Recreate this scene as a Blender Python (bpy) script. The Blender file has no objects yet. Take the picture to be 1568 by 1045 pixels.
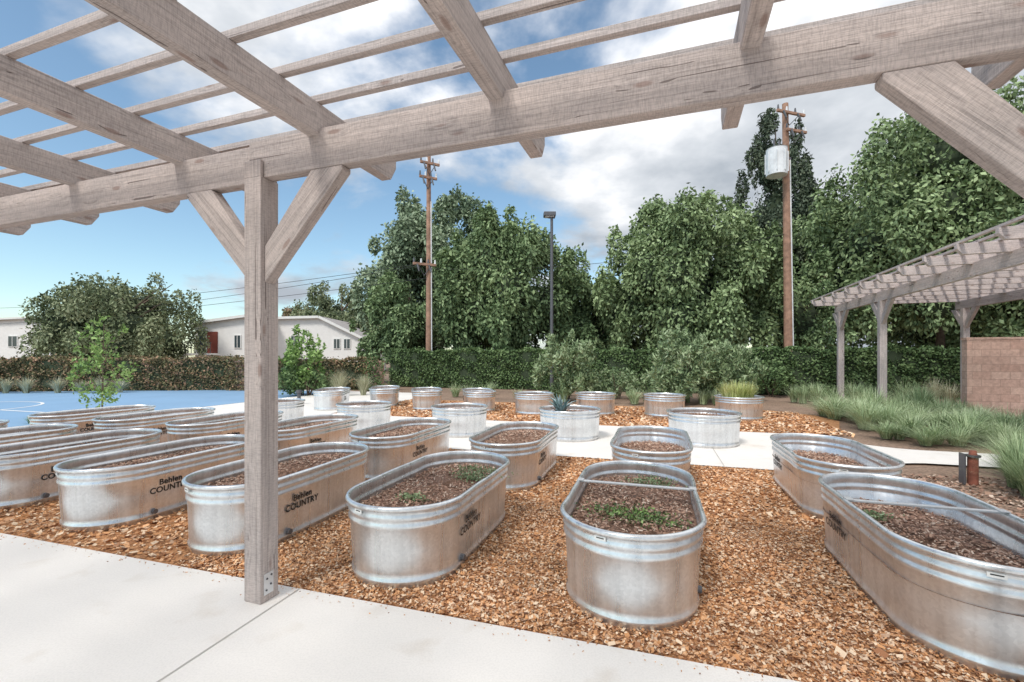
import bpy, math, random
import numpy as np
from mathutils import Vector, Matrix

random.seed(7)
scene = bpy.context.scene
TH = math.radians(17.3)     # garden grid
TP = math.radians(19.3)     # pergola grid
def UV(u, v, th=TH):
    return (u*math.cos(th)+v*math.sin(th), -u*math.sin(th)+v*math.cos(th))

# ------------------------------------------------------------------ materials
def newmat(name):
    m = bpy.data.materials.new(name); m.use_nodes = True
    nt = m.node_tree; nt.nodes.clear()
    out = nt.nodes.new('ShaderNodeOutputMaterial')
    return m, nt, out
def N(nt, t, **kw):
    n = nt.nodes.new(t)
    for k, v in kw.items():
        if k.startswith('i_'):
            key = k[2:]
            key = int(key) if key.isdigit() else key.replace('_', ' ')
            n.inputs[key].default_value = v
        else:
            setattr(n, k, v)
    return n
def ramp(nt, pts, interp='LINEAR'):
    r = nt.nodes.new('ShaderNodeValToRGB'); cr = r.color_ramp; cr.interpolation = interp
    while len(cr.elements) < len(pts): cr.elements.new(0.5)
    for e, (p, c) in zip(cr.elements, pts):
        e.position = p; e.color = (c[0], c[1], c[2], 1) if not isinstance(c, float) else (c, c, c, 1)
    return r
def mapping(nt, scale, coord='Object', rot=(0,0,0)):
    tc = nt.nodes.new('ShaderNodeTexCoord'); mp = nt.nodes.new('ShaderNodeMapping')
    mp.inputs['Scale'].default_value = scale; mp.inputs['Rotation'].default_value = rot
    nt.links.new(tc.outputs[coord], mp.inputs['Vector'])
    return mp
def mixc(nt, a, b, fac, mode='MIX'):
    n = nt.nodes.new('ShaderNodeMix'); n.data_type = 'RGBA'; n.blend_type = mode
    for sock, val in ((n.inputs['Factor'], fac), (n.inputs['A'], a), (n.inputs['B'], b)):
        if isinstance(val, bpy.types.NodeSocket): nt.links.new(val, sock)
        elif isinstance(val, (tuple, list)): sock.default_value = (*val[:3], 1)
        else: sock.default_value = val
    return n.outputs['Result']
def bump(nt, height, strength=0.3, dist=0.01):
    b = nt.nodes.new('ShaderNodeBump'); b.inputs['Strength'].default_value = strength
    b.inputs['Distance'].default_value = dist
    nt.links.new(height, b.inputs['Height']); return b.outputs['Normal']
def princ(nt, out, **kw):
    p = nt.nodes.new('ShaderNodeBsdfPrincipled')
    for k, v in kw.items():
        s = p.inputs[k.replace('_', ' ')]
        if isinstance(v, bpy.types.NodeSocket): nt.links.new(v, s)
        elif isinstance(v, (tuple, list)): s.default_value = (*v[:3], 1)
        else: s.default_value = v
    nt.links.new(p.outputs[0], out.inputs['Surface']); return p

def simple(name, col, rough=0.7, metal=0.0, var=0.15, scale=3.0):
    m, nt, out = newmat(name)
    mp = mapping(nt, (scale,)*3)
    n = N(nt, 'ShaderNodeTexNoise', i_Scale=1.0, i_Detail=4.0); nt.links.new(mp.outputs[0], n.inputs['Vector'])
    r = ramp(nt, [(0.3, tuple(c*(1-var) for c in col)), (0.7, tuple(min(1, c*(1+var)) for c in col))])
    nt.links.new(n.outputs['Fac'], r.inputs[0])
    princ(nt, out, Base_Color=r.outputs[0], Roughness=rough, Metallic=metal)
    return m

def wood_mat(name, base=(0.52,0.452,0.42)):
    m, nt, out = newmat(name)
    tc = N(nt, 'ShaderNodeTexCoord'); oi = N(nt, 'ShaderNodeObjectInfo')
    off = N(nt, 'ShaderNodeVectorMath', operation='SCALE'); off.inputs[0].default_value = (31, 17, 23)
    nt.links.new(oi.outputs['Random'], off.inputs['Scale'])
    add = N(nt, 'ShaderNodeVectorMath', operation='ADD')
    nt.links.new(tc.outputs['Object'], add.inputs[0]); nt.links.new(off.outputs[0], add.inputs[1])
    def mp(s):
        q = N(nt, 'ShaderNodeMapping'); q.inputs['Scale'].default_value = s
        nt.links.new(add.outputs[0], q.inputs['Vector']); return q.outputs[0]
    kv = N(nt, 'ShaderNodeTexVoronoi', i_Scale=1.0); nt.links.new(mp((2.8, 9, 9)), kv.inputs['Vector'])
    knot = N(nt, 'ShaderNodeMapRange', i_1=0.09, i_2=0.17, i_3=1.0, i_4=0.0); nt.links.new(kv.outputs['Distance'], knot.inputs[0])
    kd = N(nt, 'ShaderNodeMapRange', i_1=0.0, i_2=0.45, i_3=0.03, i_4=0.0); nt.links.new(kv.outputs['Distance'], kd.inputs[0])
    add2 = N(nt, 'ShaderNodeVectorMath', operation='ADD'); nt.links.new(add.outputs[0], add2.inputs[0])
    cbk = N(nt, 'ShaderNodeCombineXYZ'); nt.links.new(kd.outputs[0], cbk.inputs[1]); nt.links.new(kd.outputs[0], cbk.inputs[2]); nt.links.new(cbk.outputs[0], add2.inputs[1])
    def mp2(s):
        q = N(nt, 'ShaderNodeMapping'); q.inputs['Scale'].default_value = s
        nt.links.new(add2.outputs[0], q.inputs['Vector']); return q.outputs[0]
    g1 = N(nt, 'ShaderNodeTexNoise', i_Scale=1.0, i_Detail=4.0, i_Distortion=0.3); nt.links.new(mp2((0.8, 75, 75)), g1.inputs['Vector'])
    g2 = N(nt, 'ShaderNodeTexNoise', i_Scale=1.0, i_Detail=3.0); nt.links.new(mp((9, 260, 260)), g2.inputs['Vector'])
    saw = N(nt, 'ShaderNodeTexNoise', i_Scale=1.0, i_Detail=2.0); nt.links.new(mp((170, 28, 28)), saw.inputs['Vector'])
    g3 = N(nt, 'ShaderNodeTexNoise', i_Scale=1.0, i_Detail=3.0); nt.links.new(mp((1.3, 4, 4)), g3.inputs['Vector'])
    ck = N(nt, 'ShaderNodeTexNoise', i_Scale=1.0, i_Detail=1.0, i_Distortion=0.25); nt.links.new(mp2((0.7, 50, 50)), ck.inputs['Vector'])
    crack = N(nt, 'ShaderNodeMapRange', i_1=0.26, i_2=0.29, i_3=1.0, i_4=0.0); nt.links.new(ck.outputs['Fac'], crack.inputs[0])
    r1 = ramp(nt, [(0.30, tuple(c*0.72 for c in base)), (0.45, tuple(c*0.96 for c in base)), (0.70, tuple(c*1.12 for c in base))])
    nt.links.new(g1.outputs['Fac'], r1.inputs[0]); c = r1.outputs[0]
    r2 = ramp(nt, [(0.32, 0.76), (0.6, 1.05)]); nt.links.new(g2.outputs['Fac'], r2.inputs[0])
    c = mixc(nt, c, r2.outputs[0], 0.8, 'MULTIPLY')
    r4 = ramp(nt, [(0.35, 0.80), (0.58, 1.04)]); nt.links.new(saw.outputs['Fac'], r4.inputs[0])
    c = mixc(nt, c, r4.outputs[0], 0.85, 'MULTIPLY')
    r3 = ramp(nt, [(0.35, (0.84,0.84,0.85)), (0.65, (1.05,1.03,1.02))]); nt.links.new(g3.outputs['Fac'], r3.inputs[0])
    c = mixc(nt, c, r3.outputs[0], 0.9, 'MULTIPLY')
    kf = N(nt, 'ShaderNodeMath', operation='MULTIPLY', i_1=0.6); nt.links.new(knot.outputs[0], kf.inputs[0])
    c = mixc(nt, c, (0.22,0.13,0.10), kf.outputs[0])
    cf = N(nt, 'ShaderNodeMath', operation='MULTIPLY', i_1=0.8); nt.links.new(crack.outputs[0], cf.inputs[0])
    c = mixc(nt, c, (0.13,0.10,0.09), cf.outputs[0])
    s = N(nt, 'ShaderNodeMath', operation='SUBTRACT'); nt.links.new(g1.outputs['Fac'], s.inputs[0]); nt.links.new(crack.outputs[0], s.inputs[1])
    s2 = N(nt, 'ShaderNodeMath', operation='ADD'); nt.links.new(s.outputs[0], s2.inputs[0]); nt.links.new(g2.outputs['Fac'], s2.inputs[1])
    princ(nt, out, Base_Color=c, Roughness=0.85, Normal=bump(nt, s2.outputs[0], 0.8, 0.004))
    return m

def leaf_mat(name, dark, mid, light, patch=0.35, rough=0.6):
    m, nt, out = newmat(name)
    at = N(nt, 'ShaderNodeAttribute', attribute_name='rnd')
    tc = N(nt, 'ShaderNodeTexCoord')
    n = N(nt, 'ShaderNodeTexNoise', i_Scale=patch, i_Detail=2.0); nt.links.new(tc.outputs['Object'], n.inputs['Vector'])
    a = N(nt, 'ShaderNodeMath', operation='MULTIPLY', i_1=0.7); nt.links.new(at.outputs['Fac'], a.inputs[0])
    b = N(nt, 'ShaderNodeMath', operation='MULTIPLY_ADD', i_1=1.3); nt.links.new(n.outputs['Fac'], b.inputs[0]); nt.links.new(a.outputs[0], b.inputs[2])
    r = ramp(nt, [(0.2, dark), (0.55, mid), (0.95, light)])
    mr = N(nt, 'ShaderNodeMapRange', i_1=0.35, i_2=1.45); nt.links.new(b.outputs[0], mr.inputs[0])
    nt.links.new(mr.outputs[0], r.inputs[0])
    p = princ(nt, out, Base_Color=r.outputs[0], Roughness=rough)
    p.inputs['Specular IOR Level'].default_value = 0.25
    return m

def chips_mat(name, cols):
    m, nt, out = newmat(name)
    at = N(nt, 'ShaderNodeAttribute', attribute_name='rnd')
    k = len(cols)
    r = ramp(nt, [(i/k, c) for i, c in enumerate(cols)], 'LINEAR')
    nt.links.new(at.outputs['Fac'], r.inputs[0])
    tc = N(nt, 'ShaderNodeTexCoord')
    n3 = N(nt, 'ShaderNodeTexNoise', i_Scale=1.3, i_Detail=5.0); nt.links.new(tc.outputs['Object'], n3.inputs['Vector'])
    r3 = ramp(nt, [(0.35, 0.74), (0.60, 1.08)]); nt.links.new(n3.outputs['Fac'], r3.inputs[0])
    c = mixc(nt, r.outputs[0], r3.outputs[0], 0.85, 'MULTIPLY')
    princ(nt, out, Base_Color=c, Roughness=0.85)
    return m

def mulch_ground(name, cols, scale=55.0):
    m, nt, out = newmat(name)
    mp = mapping(nt, (scale, scale*0.8, scale))
    v = N(nt, 'ShaderNodeTexVoronoi', i_Scale=1.0); nt.links.new(mp.outputs[0], v.inputs['Vector'])
    sp = N(nt, 'ShaderNodeSeparateColor'); nt.links.new(v.outputs['Color'], sp.inputs[0])
    k = len(cols)
    r = ramp(nt, [(i/(k-1), c) for i, c in enumerate(cols)]); nt.links.new(sp.outputs[0], r.inputs[0])
    ed = ramp(nt, [(0.35, 1.0), (0.85, 0.6)]); nt.links.new(v.outputs['Distance'], ed.inputs[0])
    mp2 = mapping(nt, (1.1,)*3)
    n = N(nt, 'ShaderNodeTexNoise', i_Scale=1.0, i_Detail=5.0); nt.links.new(mp2.outputs[0], n.inputs['Vector'])
    r2 = ramp(nt, [(0.35, 0.75), (0.65, 1.1)]); nt.links.new(n.outputs['Fac'], r2.inputs[0])
    c = mixc(nt, mixc(nt, r.outputs[0], ed.outputs[0], 1.0, 'MULTIPLY'), r2.outputs[0], 0.8, 'MULTIPLY')
    princ(nt, out, Base_Color=c, Roughness=0.9, Normal=bump(nt, ed.outputs[0], 0.6, 0.01))
    return m

def concrete_mat(name, col=(0.79,0.755,0.71)):
    m, nt, out = newmat(name)
    mp = mapping(nt, (0.8,)*3)
    n = N(nt, 'ShaderNodeTexNoise', i_Scale=1.0, i_Detail=6.0, i_Roughness=0.6); nt.links.new(mp.outputs[0], n.inputs['Vector'])
    r = ramp(nt, [(0.3, tuple(c*0.93 for c in col)), (0.7, tuple(c*1.03 for c in col))]); nt.links.new(n.outputs['Fac'], r.inputs[0])
    n2 = N(nt, 'ShaderNodeTexNoise', i_Scale=110.0, i_Detail=3.0); nt.links.new(mp.outputs[0], n2.inputs['Vector'])
    r2 = ramp(nt, [(0.3, 0.94), (0.6, 1.02)]); nt.links.new(n2.outputs['Fac'], r2.inputs[0])
    c = mixc(nt, r.outputs[0], r2.outputs[0], 1.0, 'MULTIPLY')
    n3 = N(nt, 'ShaderNodeTexNoise', i_Scale=3.5, i_Detail=5.0); nt.links.new(mp.outputs[0], n3.inputs['Vector'])
    r3 = ramp(nt, [(0.28, (0.88,0.85,0.81)), (0.42, (1,1,1))]); nt.links.new(n3.outputs['Fac'], r3.inputs[0])
    c = mixc(nt, c, r3.outputs[0], 0.8, 'MULTIPLY')
    princ(nt, out, Base_Color=c, Roughness=0.75, Normal=bump(nt, n2.outputs['Fac'], 0.15, 0.003))
    return m

def galv_mat():
    m, nt, out = newmat('galvanized_steel')
    tc = N(nt, 'ShaderNodeTexCoord'); oi = N(nt, 'ShaderNodeObjectInfo')
    off = N(nt, 'ShaderNodeVectorMath', operation='SCALE'); off.inputs[0].default_value = (13, 29, 7)
    nt.links.new(oi.outputs['Random'], off.inputs['Scale'])
    add = N(nt, 'ShaderNodeVectorMath', operation='ADD')
    nt.links.new(tc.outputs['Object'], add.inputs[0]); nt.links.new(off.outputs[0], add.inputs[1])
    def mp(s):
        q = N(nt, 'ShaderNodeMapping'); q.inputs['Scale'].default_value = s
        nt.links.new(add.outputs[0], q.inputs['Vector']); return q.outputs[0]
    v = N(nt, 'ShaderNodeTexVoronoi', i_Scale=1.0); nt.links.new(mp((55, 55, 55)), v.inputs['Vector'])
    sp = N(nt, 'ShaderNodeSeparateColor'); nt.links.new(v.outputs['Color'], sp.inputs[0])
    st = N(nt, 'ShaderNodeTexNoise', i_Scale=1.0, i_Detail=3.0); nt.links.new(mp((13, 13, 0.6)), st.inputs['Vector'])
    bl = N(nt, 'ShaderNodeTexNoise', i_Scale=1.0, i_Detail=4.0); nt.links.new(mp((2.5, 2.5, 3)), bl.inputs['Vector'])
    r = ramp(nt, [(0.0, (0.72,0.74,0.755)), (1.0, (0.82,0.84,0.855))]); nt.links.new(sp.outputs[0], r.inputs[0])
    r2 = ramp(nt, [(0.35, 0.84), (0.62, 1.05)]); nt.links.new(st.outputs['Fac'], r2.inputs[0])
    r3 = ramp(nt, [(0.35, (0.93,0.93,0.93)), (0.65, (1.03,1.04,1.05))]); nt.links.new(bl.outputs['Fac'], r3.inputs[0])
    c = mixc(nt, mixc(nt, r.outputs[0], r2.outputs[0], 0.8, 'MULTIPLY'), r3.outputs[0], 0.9, 'MULTIPLY')
    sx = N(nt, 'ShaderNodeSeparateXYZ'); nt.links.new(tc.outputs['Object'], sx.inputs[0])
    dz = N(nt, 'ShaderNodeMapRange', i_1=0.0, i_2=0.05, i_3=0.7, i_4=0.0); nt.links.new(sx.outputs['Z'], dz.inputs[0])
    dn = N(nt, 'ShaderNodeMath', operation='MULTIPLY'); nt.links.new(dz.outputs[0], dn.inputs[0]); nt.links.new(bl.outputs['Fac'], dn.inputs[1])
    c = mixc(nt, c, (0.36,0.27,0.2), dn.outputs[0])
    rr = N(nt, 'ShaderNodeMapRange', i_1=0.3, i_2=0.7, i_3=0.24, i_4=0.38); nt.links.new(st.outputs['Fac'], rr.inputs[0])
    princ(nt, out, Base_Color=c, Metallic=0.78, Roughness=rr.outputs[0], Normal=bump(nt, st.outputs['Fac'], 0.16, 0.01))
    return m

def block_mat():
    m, nt, out = newmat('split_face_block')
    tc = N(nt, 'ShaderNodeTexCoord'); s = N(nt, 'ShaderNodeSeparateXYZ'); nt.links.new(tc.outputs['Object'], s.inputs[0])
    a = N(nt, 'ShaderNodeMath', operation='ADD'); nt.links.new(s.outputs['X'], a.inputs[0]); nt.links.new(s.outputs['Y'], a.inputs[1])
    cb = N(nt, 'ShaderNodeCombineXYZ'); nt.links.new(a.outputs[0], cb.inputs[0]); nt.links.new(s.outputs['Z'], cb.inputs[1])
    b = N(nt, 'ShaderNodeTexBrick', i_Scale=1.0); b.inputs['Brick Width'].default_value = 0.4; b.inputs['Row Height'].default_value = 0.2
    b.inputs['Mortar Size'].default_value = 0.008; b.inputs['Color1'].default_value = (0.46,0.29,0.23,1); b.inputs['Color2'].default_value = (0.55,0.37,0.30,1)
    b.inputs['Mortar'].default_value = (0.38,0.25,0.20,1); nt.links.new(cb.outputs[0], b.inputs['Vector'])
    n = N(nt, 'ShaderNodeTexNoise', i_Scale=14.0, i_Detail=5.0); nt.links.new(tc.outputs['Object'], n.inputs['Vector'])
    r = ramp(nt, [(0.3, 0.75), (0.7, 1.15)]); nt.links.new(n.outputs['Fac'], r.inputs[0])
    c = mixc(nt, b.outputs['Color'], r.outputs[0], 0.8, 'MULTIPLY')
    princ(nt, out, Base_Color=c, Roughness=0.9, Normal=bump(nt, n.outputs['Fac'], 0.5, 0.02))
    return m

WOOD = wood_mat('painted_timber')
WOOD2 = wood_mat('painted_timber_far', (0.62,0.54,0.515))
GALV = galv_mat()
CONC = concrete_mat('broom_finished_concrete')
BLOCK = block_mat()
ORANGE = [(0.11,0.045,0.022),(0.54,0.25,0.10),(0.76,0.39,0.175),(0.82,0.50,0.28),(0.38,0.165,0.075),(0.88,0.68,0.48)]
CHIPS = chips_mat('bark_chips', ORANGE)
SOILCH = chips_mat('soil_chips', [(0.11,0.065,0.045),(0.38,0.22,0.15),(0.54,0.35,0.25),(0.24,0.13,0.09),(0.74,0.60,0.48),(0.36,0.21,0.15)])
MULCH = mulch_ground('bark_mulch', [(0.42,0.18,0.075),(0.58,0.28,0.12),(0.66,0.35,0.16),(0.50,0.22,0.09)])
SOIL = mulch_ground('planter_soil', [(0.16,0.095,0.065),(0.34,0.2,0.135),(0.22,0.125,0.085)], 80)
EARTH = mulch_ground('brown_earth', [(0.26,0.17,0.12),(0.36,0.25,0.18),(0.30,0.2,0.14)], 30)
COURT = simple('court_paint', (0.22,0.37,0.55), 0.6, var=0.06, scale=0.6)
WHITE = simple('white_paint', (0.80,0.80,0.78), 0.6, var=0.03)
STUCCO = simple('white_stucco', (0.82,0.81,0.79), 0.9, var=0.04)
ROOF = simple('grey_shingle', (0.34,0.32,0.31), 0.9)
GLASS = simple('window_glass', (0.05,0.07,0.08), 0.15)
BLACK = simple('black_ink', (0.02,0.02,0.02), 0.6)
BARK = simple('bark', (0.14,0.10,0.075), 0.95, var=0.3, scale=6)
POLE = simple('creosote_pole', (0.34,0.20,0.14), 0.9, var=0.3, scale=4)
STEEL = simple('grey_steel', (0.12,0.12,0.13), 0.45, metal=0.4)
LGREY = simple('transformer_grey', (0.70,0.72,0.74), 0.4)
RUST = simple('rusty_steel', (0.24,0.085,0.055), 0.85, var=0.35, scale=12)
REDD = simple('red_door', (0.20,0.05,0.035), 0.6)
PLATE = simple('zinc_plate', (0.66,0.67,0.68), 0.45, metal=0.35)
def S3(k, *cs): return [tuple(c*k for c in q) for q in cs]
L_TREE = leaf_mat('leaf_tree', *S3(1.6,(0.052,0.076,0.036), (0.118,0.166,0.074), (0.25,0.315,0.165)))
L_TREE2 = leaf_mat('leaf_tree_grey', *S3(1.45,(0.06,0.092,0.056), (0.15,0.20,0.122), (0.29,0.345,0.235)))
L_TREE3 = leaf_mat('leaf_tree_deep', *S3(1.6,(0.044,0.070,0.033), (0.098,0.146,0.066), (0.20,0.26,0.13)))
L_DARK = leaf_mat('leaf_dark', *S3(1.3,(0.028,0.042,0.027), (0.064,0.088,0.058), (0.13,0.158,0.105)))
L_OLIVE = leaf_mat('leaf_olive', *S3(1.5,(0.055,0.075,0.038), (0.13,0.158,0.082), (0.24,0.26,0.155)))
L_HEDGE = leaf_mat('leaf_hedge', *S3(1.25,(0.035,0.062,0.025), (0.09,0.145,0.055), (0.18,0.255,0.11)), patch=1.5)
L_RED = leaf_mat('leaf_hedge_reddish', (0.09,0.075,0.045), (0.19,0.19,0.09), (0.46,0.27,0.18), patch=1.6)
L_BRIGHT = leaf_mat('leaf_bright', (0.09,0.16,0.045), (0.22,0.36,0.10), (0.40,0.55,0.22), patch=1.0)
L_SAGE = leaf_mat('leaf_sage', (0.10,0.16,0.08), (0.25,0.34,0.17), (0.42,0.50,0.31), patch=1.2)
L_GRASS = leaf_mat('blade_green', (0.15,0.22,0.11), (0.33,0.43,0.22), (0.58,0.65,0.42), patch=1.0)
L_TAN = leaf_mat('blade_tan', (0.25,0.25,0.15), (0.44,0.44,0.29), (0.66,0.64,0.47), patch=1.5)
L_YEL = leaf_mat('blade_yellow', (0.26,0.31,0.08), (0.50,0.55,0.2), (0.75,0.74,0.40), patch=2)
L_AGAVE = leaf_mat('agave_blue', (0.17,0.27,0.27), (0.29,0.40,0.42), (0.42,0.54,0.55), patch=2)
CORE = simple('dark_core_filler', (0.042,0.060,0.032), 1.0)  # dark fill for solid cores added inside crowns and hedges

# ------------------------------------------------------------------ mesh helpers
def link(o, parent=None):
    scene.collection.objects.link(o)
    if parent is not None: o.parent = parent
    return o
def empty(name, loc=(0,0,0), rz=0.0):
    o = bpy.data.objects.new(name, None); o.location = loc; o.rotation_euler = (0,0,rz); o.empty_display_size = 0.2
    return link(o)
def mesh_obj(name, verts, faces, mat, parent=None, loc=(0,0,0), rot=(0,0,0), smooth=False):
    me = bpy.data.meshes.new(name); me.from_pydata(verts, [], faces)
    if mat: me.materials.append(mat)
    if smooth: me.polygons.foreach_set('use_smooth', [True]*len(me.polygons))
    me.update()
    o = bpy.data.objects.new(name, me); o.location = loc; o.rotation_euler = rot
    return link(o, parent)
def box(name, size, loc, mat, parent=None, rot=(0,0,0), bevel=0.0):
    x,y,z = (s/2 for s in size)
    v = [(-x,-y,-z),(x,-y,-z),(x,y,-z),(-x,y,-z),(-x,-y,z),(x,-y,z),(x,y,z),(-x,y,z)]
    f = [(0,3,2,1),(4,5,6,7),(0,1,5,4),(1,2,6,5),(2,3,7,6),(3,0,4,7)]
    o = mesh_obj(name, v, f, mat, parent, loc, rot)
    if bevel:
        b = o.modifiers.new('bevel', 'BEVEL'); b.width = bevel; b.segments = 2
    return o
def cone(name, p0, p1, r0, r1, mat, parent=None, seg=12, caps=True):
    p0 = Vector(p0); p1 = Vector(p1); d = (p1-p0).normalized()
    a = d.orthogonal().normalized(); b = d.cross(a)
    vs, fs = [], []
    for p, r in ((p0,r0),(p1,r1)):
        for i in range(seg):
            t = 2*math.pi*i/seg; vs.append(tuple(p + a*math.cos(t)*r + b*math.sin(t)*r))
    for i in range(seg):
        j = (i+1)%seg; fs.append((i,j,seg+j,seg+i))
    if caps: fs += [tuple(range(seg))[::-1], tuple(range(seg,2*seg))]
    return mesh_obj(name, vs, fs, mat, parent, smooth=False)
def fast_mesh(name, V, F4, mat, rnd=None, parent=None, loc=(0,0,0), rz=0):
    me = bpy.data.meshes.new(name); nv = len(V); nf = len(F4)
    me.vertices.add(nv); me.vertices.foreach_set('co', np.asarray(V, dtype=np.float32).ravel())
    me.loops.add(nf*4); me.loops.foreach_set('vertex_index', np.asarray(F4, dtype=np.int32).ravel())
    me.polygons.add(nf); me.polygons.foreach_set('loop_start', np.arange(0, nf*4, 4, dtype=np.int32))
    me.update(calc_edges=True)
    if rnd is not None:
        a = me.attributes.new('rnd', 'FLOAT', 'POINT'); a.data.foreach_set('value', np.asarray(rnd, dtype=np.float32))
    me.materials.append(mat)
    o = bpy.data.objects.new(name, me); o.location = loc; o.rotation_euler = (0,0,rz)
    return link(o, parent)
def unit(a): return a/np.maximum(np.linalg.norm(a, axis=1, keepdims=True), 1e-6)
def leaves_arrays(C, A, L, W, rng):
    n = len(C); A = unit(A); S = unit(np.cross(A, rng.normal(size=(n,3))))
    l = (L*rng.uniform(0.6,1.3,n))[:,None]; w = (W*rng.uniform(0.6,1.3,n))[:,None]
    nn = np.cross(A, S)
    V = np.stack([C-A*l/2, C+S*w/2+nn*w*0.15, C+A*l/2, C-S*w/2+nn*w*0.15], 1).reshape(-1,3)
    F = np.arange(n*4).reshape(-1,4); R = np.repeat(rng.random(n), 4)
    return V, F, R

def crown(parent, rx, ry, z0, z1, n, L, W, mat, seed, nl=34, kind='round', droop=0.6, core=True):
    rng = np.random.default_rng(seed)
    zc = (z0+z1)/2; rz = (z1-z0)/2
    lob = [(0,0,zc-0.05*rz,0.60*rx,0.60*ry,0.62*rz)]
    nbig = int(nl*0.45)
    for i in range(nl*2):
        d = rng.normal(size=3); d /= np.linalg.norm(d)
        big = i < nbig
        rr = rng.uniform(0.5,0.74) if big else rng.uniform(0.78,1.04)
        s = rng.uniform(0.24,0.38) if big else rng.uniform(0.06,0.17)
        hx = d[2]*rr
        k = 1.0
        if kind == 'column': k = min(1.25, max(0.3, 1.15-0.45*hx)); 
        elif hx < 0: k = 1.12
        lx, ly = d[0]*rr*rx*k, d[1]*rr*ry*k
        r = s*min(rx, ry)
        lob.append((lx, ly, zc+hx*rz, r, r, r*(rng.uniform(0.9,1.3) if big else rng.uniform(1.0,2.4))*(1.6 if kind=='column' else 1)))
    lob = np.array(lob)
    w = (lob[:,3]*lob[:,5])**0.95; w[0] *= 0.35; w /= w.sum()
    idx = rng.choice(len(lob), n, p=w); q = lob[idx]
    D = unit(rng.normal(size=(n,3)))
    rad = rng.uniform(0.70,1.05,n)[:,None] + 0.15*rng.normal(size=(n,1))
    C = q[:,:3] + D*q[:,3:6]*rad
    keep = C[:,2] > max(0.1, z0-0.3)
    C, D = C[keep], D[keep]
    A = D*0.5 + rng.normal(size=C.shape)*0.5; A[:,2] -= droop
    V, F, R = leaves_arrays(C, A, L, W, rng)
    fast_mesh('foliage', V, F, mat, R, parent)
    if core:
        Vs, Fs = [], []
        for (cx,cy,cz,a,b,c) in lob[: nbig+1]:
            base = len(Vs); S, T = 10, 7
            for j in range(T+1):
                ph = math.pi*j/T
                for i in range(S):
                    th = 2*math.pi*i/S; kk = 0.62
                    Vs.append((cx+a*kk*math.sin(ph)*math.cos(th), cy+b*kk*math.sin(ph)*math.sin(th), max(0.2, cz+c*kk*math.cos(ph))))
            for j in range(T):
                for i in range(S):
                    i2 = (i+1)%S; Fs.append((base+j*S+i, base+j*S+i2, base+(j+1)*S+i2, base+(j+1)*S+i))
        mesh_obj('crown_core_filler', Vs, Fs, CORE, parent)  # solid dark blobs added to block light coming through the crown
def trunk(parent, h, r, seed, spread=1.2, limbs=6, mat=None):
    mat = mat or BARK; rg = random.Random(seed)
    cone('trunk', (0,0,-0.1), (0.1,0,h*0.55), r, r*0.6, mat, parent)
    cone('trunk_upper', (0.1,0,h*0.55), (0,0.1,h*0.92), r*0.6, r*0.15, mat, parent)
    for i in range(limbs):
        z = h*rg.uniform(0.25,0.7); a = rg.uniform(0, 6.28)
        cone(f'limb_{i+1}', (0.05,0,z), (math.cos(a)*spread, math.sin(a)*spread, z+spread*rg.uniform(0.6,1.1)), r*0.4, r*0.1, mat, parent, 8)
def tree(name, x, y, rx, z0, z1, n, L, W, mat, seed, kind='round', nl=34, ry=None, tr=0.25):
    e = empty(name, (x,y,0))
    trunk(e, z1, tr, seed, rx*0.55)
    crown(e, rx, ry or rx*0.85, z0, z1, n, L, W, mat, seed, nl, kind)
    return e
def grass_arr(n, h, spread, rng, width=0.012, lean=0.7, base=0.1, seg=3):
    B = np.zeros((n,3)); ang = rng.uniform(0,2*np.pi,n); rb = base*np.sqrt(rng.random(n))
    B[:,0] = np.cos(ang)*rb; B[:,1] = np.sin(ang)*rb
    dirn = np.stack([np.cos(ang+rng.normal(size=n)*0.5), np.sin(ang+rng.normal(size=n)*0.5), np.zeros(n)],1)
    le = rng.uniform(0.15,1,n)[:,None]*lean; hh = h*rng.uniform(0.6,1.1,n)[:,None]
    side = np.stack([-dirn[:,1], dirn[:,0], np.zeros(n)],1)
    Vl = []
    for k in range(seg+1):
        t = k/seg
        P = B + dirn*(le*spread*(t**1.8)); P[:,2:] += hh*(t - 0.42*le*t**3)
        w = width*(1-t*0.85)/2
        Vl += [P-side*w, P+side*w]
    V = np.stack(Vl,1).reshape(-1,3); m = 2*(seg+1)
    F = []
    for k in range(seg):
        F.append(np.stack([np.arange(n)*m+2*k, np.arange(n)*m+2*k+1, np.arange(n)*m+2*k+3, np.arange(n)*m+2*k+2],1))
    F = np.concatenate(F); R = np.repeat(rng.random(n), m)
    return V, F, R
def merge(parts):
    Vs, Fs, Rs, o = [], [], [], 0
    for V,F,R in parts:
        Vs.append(V); Fs.append(F+o); Rs.append(R); o += len(V)
    return np.concatenate(Vs), np.concatenate(Fs), np.concatenate(Rs)
def grass_clumps(name, pts, h, spread, n, mat, seed, width=0.012, base=0.12, lean=0.8):
    rng = np.random.default_rng(seed); parts = []
    for (x,y,s) in pts:
        V,F,R = grass_arr(n, h*s, spread*s, rng, width, lean, base*s)
        V[:,0] += x; V[:,1] += y; parts.append((V,F,R))
    V,F,R = merge(parts)
    return fast_mesh(name, V, F, mat, R)

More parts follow.
